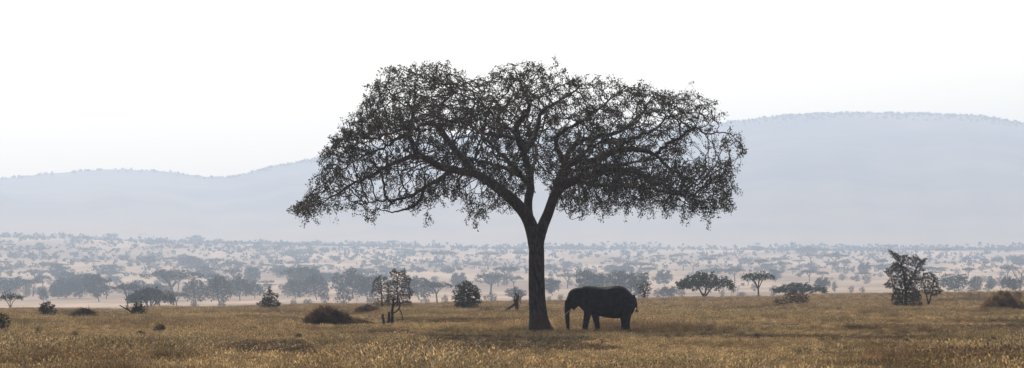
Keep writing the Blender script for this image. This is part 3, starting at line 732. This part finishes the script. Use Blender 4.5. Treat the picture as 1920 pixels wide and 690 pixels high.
for k, (x_, y_, h_, w_) in enumerate(((475,628,16,20),(72,632,20,16),(141,640,20,14),(300,626,18,22),(262,634,14,22),(1130,652,18,14),(1862,648,16,22),(1092,642,14,12),(478,688,18,44),(1540,604,12,70),(1600,610,11,60),(1252,640,15,12),(1332,622,13,22),(560,640,15,16),(820,648,16,14),(1700,650,15,18),(1420,640,14,14),(95,684,16,40),(700,655,14,14),(1210,610,12,30),(1015,660,14,12),(390,650,16,12))):
    near('N2' if w_ > 24 else 'T2' if h_ > w_ else 'N0', x_, y_, h_, w_, 'small dark weed poking out of the dry grass', 'weed', 'low_weed', 'small weeds in the dry grass', rz=k*1.7)
def mound(px, py, h, w, label, mat='brush', seed=1, name='brush_mound', n=5200, twigs=True, skew=0.):
    h *= 1.12
    """a heap of dry brush: thousands of arching stems over a low lumpy core"""
    X, Y, Z = at(px, py, 100, 560); m = Y/F; H = h*m; W = w*m*.5; rg = np.random.default_rng(seed)
    a = rg.uniform(0,2*math.pi,n); r = np.sqrt(rg.uniform(0,1,n))
    lump = 1+.16*np.sin(3*a+seed)+.10*np.sin(5*a+2*seed)
    bx = r*np.cos(a)*W*lump; by = r*np.sin(a)*W*.75*lump
    hz = H*np.clip(1-r**1.6,0,1)**.8*(1+.12*rg.normal(0,1,n))*(1+.18*np.sin(bx*5+seed)*np.sin(by*4))*(1+skew*bx/W)
    base = np.stack([bx*.93, by*.93, hz*.6*rg.uniform(.3,1,n)], 1)
    d = np.stack([bx*.5/W+rg.normal(0,.32,n), by*.5/W+rg.normal(0,.32,n), .75+rg.normal(0,.25,n)], 1)
    d /= np.linalg.norm(d,axis=1)[:,None]
    L = (.24*H+.12)*rg.uniform(.5,1.35,n)
    side = np.cross(d, rg.normal(0,1,(n,3))); side /= np.linalg.norm(side,axis=1)[:,None]; wd = rg.uniform(.008,.022,n)
    p0 = base; p1 = base+d*L[:,None]*.55; p2 = p1+(d+np.array([0,0,-.55]))*L[:,None]*.5
    V = np.stack([p0-side*wd[:,None], p0+side*wd[:,None], p1+side*wd[:,None]*.8, p1-side*wd[:,None]*.8, p2], 1).reshape(-1,3)
    i = np.arange(n)*5
    Fs = np.vstack([np.stack([i,i+1,i+2,i+3],1)]).tolist()+np.stack([i+3,i+2,i+4],1).tolist()
    t = rg.uniform(0,1,n)
    root = empty(name, (X,Y,Z)); tag(root, label, 'brush mound')
    mesh_obj('dry_stems', V, Fs, M[mat], root, attr=np.concatenate([t,t]))
    # core
    aa = np.linspace(0,2*math.pi,29)[:-1]; rr = np.linspace(0,1,9)
    A2, R2 = np.meshgrid(aa, rr); lum = 1+.16*np.sin(3*A2+seed)+.10*np.sin(5*A2+2*seed)
    cx, cy = R2*np.cos(A2)*W*.9*lum, R2*np.sin(A2)*W*.68*lum
    cz = H*.72*np.clip(1-R2**2,0,1)**.8*(1+.18*np.sin(cx*5+seed)*np.sin(cy*4))*(1+skew*cx/W)-.05+rg.normal(0,.03,cx.shape)*(R2<.99)
    nr, nc = cx.shape; i = np.arange(nr-1)[:,None]*nc; j = np.arange(nc)[None]; j2 = (j+1)%nc
    mesh_obj('packed_core', np.stack([cx,cy,cz],-1), np.stack([i+j,i+j2,i+nc+j2,i+nc+j],-1).reshape(-1,4), M[mat], root, smooth=True)
    return root
mound(612, 614, 47, 92, 'big reddish-brown domed brush mound left of the twin thorn trees', seed=1, n=9000)
mound(157, 600, 27, 56, 'small rusty brush mound with twigs on the left field edge', seed=2, n=3500)
mound(1882, 585, 47, 80, 'tawny golden brush mound near the right edge of the field', 'brush_gold', seed=3, n=8000, skew=-.1)
mound(1243, 568, 9, 34, 'very low flat brown brush heap right of the elephant tail', seed=4, n=900)
mound(396, 585, 7, 26, 'very low flat brown brush heap far left of the cone-shaped thorn tree', seed=5, n=800)
mound(672, 613, 16, 70, 'low trailing brush patch right of the big reddish mound', seed=6, n=3200)
mound(690, 589, 22, 56, 'low dark brush thicket at the foot of the left twin thorn tree', seed=7, n=2600)
mound(915, 592, 16, 64, 'low dark tangled thicket between the rounded bush and the broken stump', seed=8, n=3200)
print('near', time.time()-T0)

# ------------------------------------------------------------------ elephant
def build_elephant():
    K = PX/5.75                                     # one unit of the enlarged photo in metres
    cx0 = 560.; cy0 = 596.                          # local origin: under the belly, on the ground
    def X(c): return (c-cx0)*K
    def Zc(c): return (cy0-c)*K
    parts = []
    def loft(st, ns=20):                            # stations: x, top, bottom, half width, y centre
        V = []; Fs = []; n = len(st)
        for (c, t, b, hw, yc) in st:
            zc = (Zc(t)+Zc(b))/2; hz = (Zc(t)-Zc(b))/2
            for k in range(ns):
                a = 2*math.pi*k/ns; ca, sa = math.cos(a), math.sin(a)
                V.append((X(c), yc+hw*math.copysign(abs(ca)**.85, ca), zc+hz*math.copysign(abs(sa)**.92, sa)))
        for i in range(n-1):
            for k in range(ns):
                k2 = (k+1)%ns; Fs.append([i*ns+k, i*ns+k2, (i+1)*ns+k2, (i+1)*ns+k])
        Fs.append(list(range(ns))[::-1]); Fs.append([(n-1)*ns+k for k in range(ns)])
        parts.append((V, Fs))
    loft([(300,128,300,.26,0),(330,104,325,.38,0),(365,90,360,.48,0),(420,84,400,.58,0),(480,88,412,.66,0),(560,95,422,.72,0),(620,96,436,.76,0),(690,82,442,.77,0),(750,80,442,.74,0),(810,99,440,.66,0),(855,132,425,.57,0),(890,170,400,.44,0),(915,205,370,.30,0),(930,245,320,.13,0)])
    loft([(360,100,330,.30,0),(325,100,312,.34,0),(290,106,312,.37,0),(262,114,325,.37,0),(238,124,335,.34,0),(218,142,342,.30,0),(200,172,345,.25,0),(184,215,345,.20,0),(172,262,345,.15,0),(164,305,345,.08,0)])
    def tube(P, ns=14):                             # x, y(depth m), z, radius m, flattening
        P = resample(smooth_poly([np.array(p, float) for p in P], 2), .06)
        Q = P[:,:3]; R = P[:,3]; Tn = np.gradient(Q,axis=0); Tn /= np.linalg.norm(Tn,axis=1)[:,None]+1e-9
        Nn = np.cross(Tn,[0,1,0]); Nn /= np.linalg.norm(Nn,axis=1)[:,None]+1e-9; B = np.cross(Tn,Nn)
        a = np.arange(ns)*2*math.pi/ns
        ring = Q[:,None]+R[:,None,None]*(np.cos(a)[None,:,None]*Nn[:,None]+np.sin(a)[None,:,None]*B[:,None]*.95)
        n = len(Q); Fs = []
        for i in range(n-1):
            for k in range(ns): k2 = (k+1)%ns; Fs.append([i*ns+k,i*ns+k2,(i+1)*ns+k2,(i+1)*ns+k])
        Fs.append(list(range(ns))[::-1]); Fs.append([(n-1)*ns+k for k in range(ns)])
        parts.append((ring.reshape(-1,3).tolist(), Fs))
    # trunk of the elephant, hanging down
    tube([(X(202),0,Zc(250),.22),(X(196),0,Zc(300),.205),(X(191),0,Zc(345),.180),(X(190),0,Zc(390),.150),(X(192),0,Zc(440),.133),(X(193),0,Zc(490),.125),(X(198),0,Zc(540),.115),(X(205),0,Zc(585),.10),(X(210),0,Zc(612),.085)])
    # lower jaw
    tube([(X(300),0,Zc(285),.15),(X(275),0,Zc(312),.13),(X(262),0,Zc(332),.09),(X(256),0,Zc(346),.05)])
    # near fore leg (towards the camera), straight; far fore leg set back
    tube([(X(430),-.34,Zc(300),.30),(X(412),-.36,Zc(380),.25),(X(400),-.36,Zc(440),.205),(X(388),-.36,Zc(500),.18),(X(378),-.36,Zc(560),.175),(X(374),-.36,Zc(598),.20)])
    tube([(X(470),.34,Zc(300),.30),(X(495),.36,Zc(390),.25),(X(505),.36,Zc(450),.205),(X(518),.36,Zc(520),.165),(X(526),.36,Zc(575),.17),(X(524),.36,Zc(604),.195)])
    # hind legs
    tube([(X(830),-.30,Zc(290),.42),(X(815),-.34,Zc(370),.37),(X(808),-.36,Zc(430),.28),(X(806),-.36,Zc(480),.20),(X(804),-.36,Zc(540),.175),(X(800),-.36,Zc(600),.20)])
    tube([(X(840),.30,Zc(290),.42),(X(838),.34,Zc(370),.34),(X(838),.36,Zc(430),.26),(X(842),.36,Zc(480),.19),(X(846),.36,Zc(540),.17),(X(844),.36,Zc(600),.195)])
    # tail
    tube([(X(905),0,Zc(190),.10),(X(928),0,Zc(230),.075),(X(941),0,Zc(270),.055),(X(945),0,Zc(310),.042),(X(946),0,Zc(345),.035)])
    V = []; Fs = []
    for v, f in parts:
        o_ = len(V); V += v; Fs += [[i+o_ for i in q] for q in f]
    tmp = mesh_obj('tmp', V, Fs, M['hide'])
    md = tmp.modifiers.new('r','REMESH'); md.mode = 'VOXEL'; md.voxel_size = .028; md.use_smooth_shade = True
    sm = tmp.modifiers.new('s','SMOOTH'); sm.factor = .6; sm.iterations = 6
    dg = bpy.context.evaluated_depsgraph_get(); me = bpy.data.meshes.new_from_object(tmp.evaluated_get(dg))
    bpy.data.objects.remove(tmp)
    me.materials.clear(); me.materials.append(M['hide'])
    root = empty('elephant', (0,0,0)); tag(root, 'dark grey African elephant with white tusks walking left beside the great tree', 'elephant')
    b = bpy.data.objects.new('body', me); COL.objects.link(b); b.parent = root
    # skin wrinkles and rib hints pushed into the surface
    n = len(me.vertices); co = np.empty(n*3, np.float32); me.vertices.foreach_get('co', co); co = co.reshape(-1,3)
    nr = np.empty(n*3, np.float32); me.vertices.foreach_get('normal', nr); nr = nr.reshape(-1,3)
    wr = .006*np.sin(co[:,2]*34+3*np.sin(co[:,0]*6))*np.clip((X(230)-co[:,0])*6,0,1)+.008*np.sin(co[:,0]*9+2*np.sin(co[:,2]*3))*np.sin(co[:,2]*7+co[:,0]*2)
    co += nr*wr[:,None]; me.vertices.foreach_set('co', co.ravel()); me.update()
    # ears: thick flaps, folded back against the neck
    for s in (-1, 1):
        out = [(268,150),(300,128),(345,124),(385,140),(408,180),(412,230),(402,275),(385,312),(362,338),(342,336),(328,312),(308,292),(288,262),(272,215)]
        P = smooth_poly(out+[out[0]], 2)[:-1]; c = P.mean(0); rings = [1,.93,.6,.25]
        EV = []; EF = []; m_ = len(P)
        for side_ in (1,-1):
            for rr_ in rings:
                for p in P:
                    q = c+(p-c)*rr_; dx = (q[0]-268)*K
                    y = .37+.30*dx-.14*dx*dx+.02*math.sin(q[1]*.06+q[0]*.03)+(.022*side_ if rr_ < .99 else 0)
                    EV.append((X(q[0]), s*y, Zc(q[1])))
        nr_ = len(rings)
        for h_ in range(2):
            o0 = h_*nr_*m_
            for r_ in range(nr_-1):
                for k in range(m_):
                    k2 = (k+1)%m_; f = [o0+r_*m_+k, o0+r_*m_+k2, o0+(r_+1)*m_+k2, o0+(r_+1)*m_+k]; EF.append(f if h_ == 0 else f[::-1])
            EF.append([o0+(nr_-1)*m_+k for k in range(m_)])
        mesh_obj('ear', EV, EF, M['hide'], root, smooth=True)
        e = [(X(214),s*.20,Zc(352),.032),(X(200),s*.23,Zc(370),.030),(X(175),s*.27,Zc(392),.025),(X(150),s*.29,Zc(408),.018),(X(120) if s<0 else X(98),s*.28,Zc(422) if s<0 else Zc(414),.008)]
        tube_obj('tusk', [[np.array(p) for p in e]], M['ivory'], root, 10, None, .05)
        ev, ef = [], []
        for i in range(7):
            for k in range(10):
                th = math.pi*i/6; a = 2*math.pi*k/10
                ev.append((X(222)+.028*math.sin(th)*math.cos(a), s*.305+.02*math.cos(th), Zc(225)+.024*math.sin(th)*math.sin(a)))
        for i in range(6):
            for k in range(10): ef.append([i*10+k, i*10+(k+1)%10, (i+1)*10+(k+1)%10, (i+1)*10+k])
        mesh_obj('eye', ev, ef, M['eye'], root, smooth=True)
    rg = np.random.default_rng(3); hp = []
    for k in range(32):
        x0 = X(946)+rg.normal(0,.012); x1 = x0+rg.normal(0.0,.05)
        hp.append([np.array([x0, rg.normal(0,.015), Zc(338), .008]), np.array([x1, rg.normal(0,.03), Zc(356), .008]), np.array([x1+rg.normal(.0,.03), rg.normal(0,.03), Zc(374), .003])])
    tube_obj('tail_tuft', hp, M['hair'], root, 4, None, .05)
    px = 1030+cx0/5.75; d = 196.5; x = (px-960)/F*d
    root.location = (x, d, float(ground_z(x, d)))
    return root
build_elephant()
print('elephant', time.time()-T0)

# ------------------------------------------------------------------ grass (one uncountable sward)
def grass_mat(name, cols, trans=.35):
    m, nt, b = mat_nodes(name); N = nt.nodes; L = nt.links
    g = N.new('ShaderNodeNewGeometry')
    def fac(s, st, d=4):
        mp = N.new('ShaderNodeMapping'); mp.inputs['Scale'].default_value = st; L.new(g.outputs['Position'], mp.inputs['Vector'])
        n = N.new('ShaderNodeTexNoise'); n.inputs['Scale'].default_value = s; n.inputs['Detail'].default_value = d; L.new(mp.outputs[0], n.inputs['Vector']); return n.outputs['Fac']
    def mix(f, a, c, lo, hi):
        r = N.new('ShaderNodeMapRange'); r.inputs['From Min'].default_value = lo; r.inputs['From Max'].default_value = hi; L.new(f, r.inputs['Value'])
        x = N.new('ShaderNodeMixRGB'); L.new(r.outputs[0], x.inputs['Fac'])
        for s_, v in ((1,a),(2,c)):
            if isinstance(v, tuple): x.inputs[s_].default_value = (*v,1)
            else: L.new(v, x.inputs[s_])
        return x.outputs[0]
    at_ = N.new('ShaderNodeAttribute'); at_.attribute_name = 'tone'
    c = mix(at_.outputs['Fac'], cols[0], cols[1], 0, 1)
    c = mix(fac(.10,(1,.28,1)), c, cols[2], .50, .66)           # browner, older stands
    c = mix(fac(.16,(1,.30,1),5), c, cols[3], .56, .70)          # greener stands
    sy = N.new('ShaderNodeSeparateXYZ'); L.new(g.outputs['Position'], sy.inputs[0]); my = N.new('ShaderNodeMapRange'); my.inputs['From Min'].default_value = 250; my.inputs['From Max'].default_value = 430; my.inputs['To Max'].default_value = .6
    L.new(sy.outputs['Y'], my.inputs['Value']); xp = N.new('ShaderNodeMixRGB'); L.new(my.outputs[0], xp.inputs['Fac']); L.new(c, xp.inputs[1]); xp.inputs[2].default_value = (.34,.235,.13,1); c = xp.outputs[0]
    oi = N.new('ShaderNodeObjectInfo'); mr = N.new('ShaderNodeMapRange'); mr.inputs['To Min'].default_value = .42; mr.inputs['To Max'].default_value = 1.85
    hs = N.new('ShaderNodeHueSaturation'); pw = N.new('ShaderNodeMath'); pw.operation = 'POWER'; pw.inputs[1].default_value = 2.2; L.new(oi.outputs['Random'], pw.inputs[0]); L.new(pw.outputs[0], mr.inputs['Value']); L.new(mr.outputs[0], hs.inputs['Value']); L.new(c, hs.inputs['Color']); c = hs.outputs[0]
    L.new(c, b.inputs['Base Color']); b.inputs['Roughness'].default_value = .6; b.inputs['Specular IOR Level'].default_value = .12
    t = N.new('ShaderNodeBsdfTranslucent'); L.new(c, t.inputs['Color'])
    ms = N.new('ShaderNodeMixShader'); ms.inputs['Fac'].default_value = trans
    L.new(b.outputs[0], ms.inputs[1]); L.new(t.outputs[0], ms.inputs[2]); L.new(ms.outputs[0], N['Material Output'].inputs['Surface'])
    return m
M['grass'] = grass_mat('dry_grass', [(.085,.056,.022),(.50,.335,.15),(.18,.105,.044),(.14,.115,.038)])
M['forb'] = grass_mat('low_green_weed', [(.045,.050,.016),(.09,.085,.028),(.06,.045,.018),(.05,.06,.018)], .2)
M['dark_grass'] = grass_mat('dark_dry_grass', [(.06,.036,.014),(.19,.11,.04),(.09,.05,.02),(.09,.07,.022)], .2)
gcol = bpy.data.collections.new('grass_tufts')
def tuft(name, n, rad, h0, h1, wd, mat, rg, heads=.3, lean=.3):
    a = rg.uniform(0,2*math.pi,n); r = rad*np.sqrt(rg.uniform(0,1,n))
    b = np.stack([r*np.cos(a), r*np.sin(a), np.full(n,-.04)], 1)
    H = rg.uniform(h0,h1,n)
    d = np.stack([rg.normal(.22,lean,n), rg.normal(0,lean,n), np.ones(n)],1)
    side = np.stack([np.cos(rg.uniform(0,6.3,n)), np.sin(rg.uniform(0,6.3,n)), np.zeros(n)],1); w = wd*rg.uniform(.6,1.3,n)[:,None]
    p1 = b+d*H[:,None]*.6; bend = rg.normal(0,.22,(n,3)); bend[:,2] = -.1*rg.uniform(0,1,n)
    p2 = p1+(d*.4+bend)*H[:,None]
    V = [np.stack([b-side*w*.6, b+side*w*.6, p1+side*w*.5, p1-side*w*.5, p2],1).reshape(-1,3)]
    i = np.arange(n)*5; Fs = np.stack([i,i+1,i+2,i+3],1).tolist()+np.stack([i+3,i+2,i+4],1).tolist()
    t = rg.uniform(0,1,n); att = [t,t]; nv = 5*n
    k = np.where(rg.uniform(0,1,n) < heads)[0]                   # seed heads
    if len(k):
        q = p2[k]; dd = (p2[k]-p1[k]); dd /= np.linalg.norm(dd,axis=1)[:,None]; L_ = rg.uniform(.05,.12,len(k))[:,None]
        V.append(np.stack([q, q+dd*L_*.5+side[k]*.014, q+dd*L_, q+dd*L_*.5-side[k]*.014],1).reshape(-1,3))
        Fs += (nv+np.arange(4*len(k)).reshape(-1,4)).tolist(); att.append(np.clip(t[k]+.4,0,1))
    o = mesh_obj(name, np.vstack(V), Fs, M[mat], link=False, attr=np.concatenate(att)); gcol.objects.link(o); return o
rg = np.random.default_rng(21)
tuft('a_tuft', 70, .17, .14, .38, .014, 'grass', rg)
tuft('b_tuft', 70, .19, .12, .32, .014, 'grass', rg, .15)
tuft('c_tuft', 50, .16, .22, .60, .012, 'grass', rg, .5, .2)
tuft('d_tuft', 70, .22, .10, .26, .018, 'grass', rg, 0, .5)
tuft('e_tuft', 60, .22, .12, .40, .030, 'forb', rg, 0, .5)
tuft('f_tuft', 70, .20, .14, .40, .016, 'dark_grass', rg, .1, .35)
def sward():
    Ys = []; Xs = []
    edges = np.concatenate([np.arange(96,200,4), np.arange(200,600,10)])
    for a, b in zip(edges[:-1], edges[1:]):
        ym = (a+b)/2; hw = .172*ym+6; area = 2*hw*(b-a)
        dens = 15 if ym < 200 else 15*(200/ym)**1.25
        n = int(area*dens); Ys.append(rg.uniform(a,b,n)); Xs.append(rg.uniform(-hw,hw,n))
    X = np.concatenate(Xs); Y = np.concatenate(Ys); n = len(X)
    def patch(seed, s):
        r2 = np.random.default_rng(seed); w = r2.normal(0,1,(10,2))*np.array([s,s*.35]); ph = r2.uniform(0,6.3,10)
        return np.sin(np.stack([X,Y],1)@w.T+ph).sum(1)/3.16
    forb = patch(1,.35); dark = patch(2,.22); tall = patch(3,.3)
    idx = rg.choice([0,1,3], n, p=[.45,.35,.2])
    u = rg.uniform(0,1,n)
    idx = np.where((tall > .2) & (u < .6), 2, idx)
    idx = np.where((forb > .75) & (rg.uniform(0,1,n) < .30), 4, idx); idx = np.where(rg.uniform(0,1,n) < .015, 4, idx)
    idx = np.where((dark > .85) & (rg.uniform(0,1,n) < .7), 5, idx)
    scl = rg.uniform(.5,1.0,n)*(1+.2*tall)*(1+.5*np.clip((165-Y)/45,0,1))*np.where(idx == 5, 1.15, 1)
    # keep trodden around the big trunk a little shorter
    scl *= (1-.6*np.exp(-((Y-186)/16)**4-((X-4)/7.5)**4))
    P = np.stack([X, Y, ground_z(X,Y)], 1)
    me = bpy.data.meshes.new('grass'); me.vertices.add(n); me.vertices.foreach_set('co', P.astype(np.float32).ravel())
    for nm, ty, v in (('idx','INT',idx.astype(np.int32)),('scl','FLOAT',scl.astype(np.float32)),('rot','FLOAT',rg.uniform(0,6.28,n).astype(np.float32))):
        at_ = me.attributes.new(nm, ty, 'POINT'); at_.data.foreach_set('value', v)
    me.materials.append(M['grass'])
    o = bpy.data.objects.new('grass', me); COL.objects.link(o)
    ng = bpy.data.node_groups.new('scatter_tufts','GeometryNodeTree')
    ng.interface.new_socket('Geometry', in_out='INPUT', socket_type='NodeSocketGeometry'); ng.interface.new_socket('Geometry', in_out='OUTPUT', socket_type='NodeSocketGeometry')
    N = ng.nodes; L = ng.links
    gi = N.new('NodeGroupInput'); go = N.new('NodeGroupOutput'); ip = N.new('GeometryNodeInstanceOnPoints'); ci = N.new('GeometryNodeCollectionInfo')
    ci.inputs['Collection'].default_value = gcol; ci.inputs['Separate Children'].default_value = True; ci.inputs['Reset Children'].default_value = True
    def na(nm, ty):
        a_ = N.new('GeometryNodeInputNamedAttribute'); a_.data_type = ty; a_.inputs['Name'].default_value = nm; return a_.outputs['Attribute']
    cx = N.new('ShaderNodeCombineXYZ'); L.new(na('rot','FLOAT'), cx.inputs['Z'])
    L.new(gi.outputs[0], ip.inputs['Points']); L.new(ci.outputs[0], ip.inputs['Instance']); ip.inputs['Pick Instance'].default_value = True
    L.new(na('idx','INT'), ip.inputs['Instance Index']); L.new(na('scl','FLOAT'), ip.inputs['Scale']); L.new(cx.outputs[0], ip.inputs['Rotation'])
    L.new(ip.outputs[0], go.inputs[0])
    md = o.modifiers.new('scatter','NODES'); md.node_group = ng
    tag(o, 'knee-high dry golden grass covering the near field', 'grass', kind='stuff')
    print('tufts', n)
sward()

# ------------------------------------------------------------------ haze
hv = [(x,y,z) for z in (-14,492) for y in (-304,10450) for x in (-3250,3250)]
hf = [[0,2,3,1],[4,5,7,6],[0,1,5,4],[2,6,7,3],[0,4,6,2],[1,3,7,5]]
hz = bpy.data.materials.new('haze_air'); hz.use_nodes = True; nt = hz.node_tree
nt.nodes.remove(nt.nodes['Principled BSDF'])
pv = nt.nodes.new('ShaderNodeVolumePrincipled'); pv.inputs['Color'].default_value = (.68,.785,.94,1); pv.inputs['Density'].default_value = 1.4e-4; pv.inputs['Anisotropy'].default_value = .35
nt.links.new(pv.outputs[0], nt.nodes['Material Output'].inputs['Volume'])
o = mesh_obj('haze', hv, hf, hz); tag(o, 'pale blue haze filling the air over the plain', 'haze', kind='stuff')

# ------------------------------------------------------------------ light, sky, camera
SUN_EL, SUN_AZ = math.radians(46), math.radians(-14)             # azimuth from the view axis, minus is left
w = bpy.data.worlds.new('World'); sc.world = w; w.use_nodes = True; nt = w.node_tree
sky = nt.nodes.new('ShaderNodeTexSky'); sky.sky_type = 'NISHITA'; sky.sun_disc = False
sky.sun_elevation = SUN_EL; sky.sun_rotation = SUN_AZ; sky.dust_density = 3.0; sky.air_density = 1.0; sky.ozone_density = 1.0
nt.links.new(sky.outputs[0], nt.nodes['Background'].inputs[0]); nt.nodes['Background'].inputs[1].default_value = .093
sl = bpy.data.lights.new('sun','SUN'); sl.energy = 2.7; sl.angle = math.radians(.6); sl.color = (1,.93,.82)
so = bpy.data.objects.new('sun', sl); COL.objects.link(so)
dirv = Vector((math.sin(SUN_AZ)*math.cos(SUN_EL), math.cos(SUN_AZ)*math.cos(SUN_EL), math.sin(SUN_EL)))
so.rotation_euler = dirv.to_track_quat('Z','Y').to_euler(); so.location = (0,0,60)
cam = bpy.data.cameras.new('camera'); co_ = bpy.data.objects.new('camera', cam); COL.objects.link(co_); sc.camera = co_
cam.sensor_width = 36; cam.lens = 36*F/1920; cam.shift_y = (HY-345)/1920; cam.clip_start = .5; cam.clip_end = 30000
co_.location = (0,0,EYE); co_.rotation_euler = (math.radians(90),0,0)
sc.view_settings.view_transform = 'Standard'; sc.view_settings.look = 'None'; sc.view_settings.exposure = .95; sc.view_settings.gamma = 1
sc.cycles.use_denoising = True; sc.cycles.max_bounces = 5; sc.cycles.diffuse_bounces = 2; sc.cycles.volume_bounces = 0; sc.cycles.transmission_bounces = 2
sc.cycles.use_adaptive_sampling = True
print('total script', time.time()-T0)
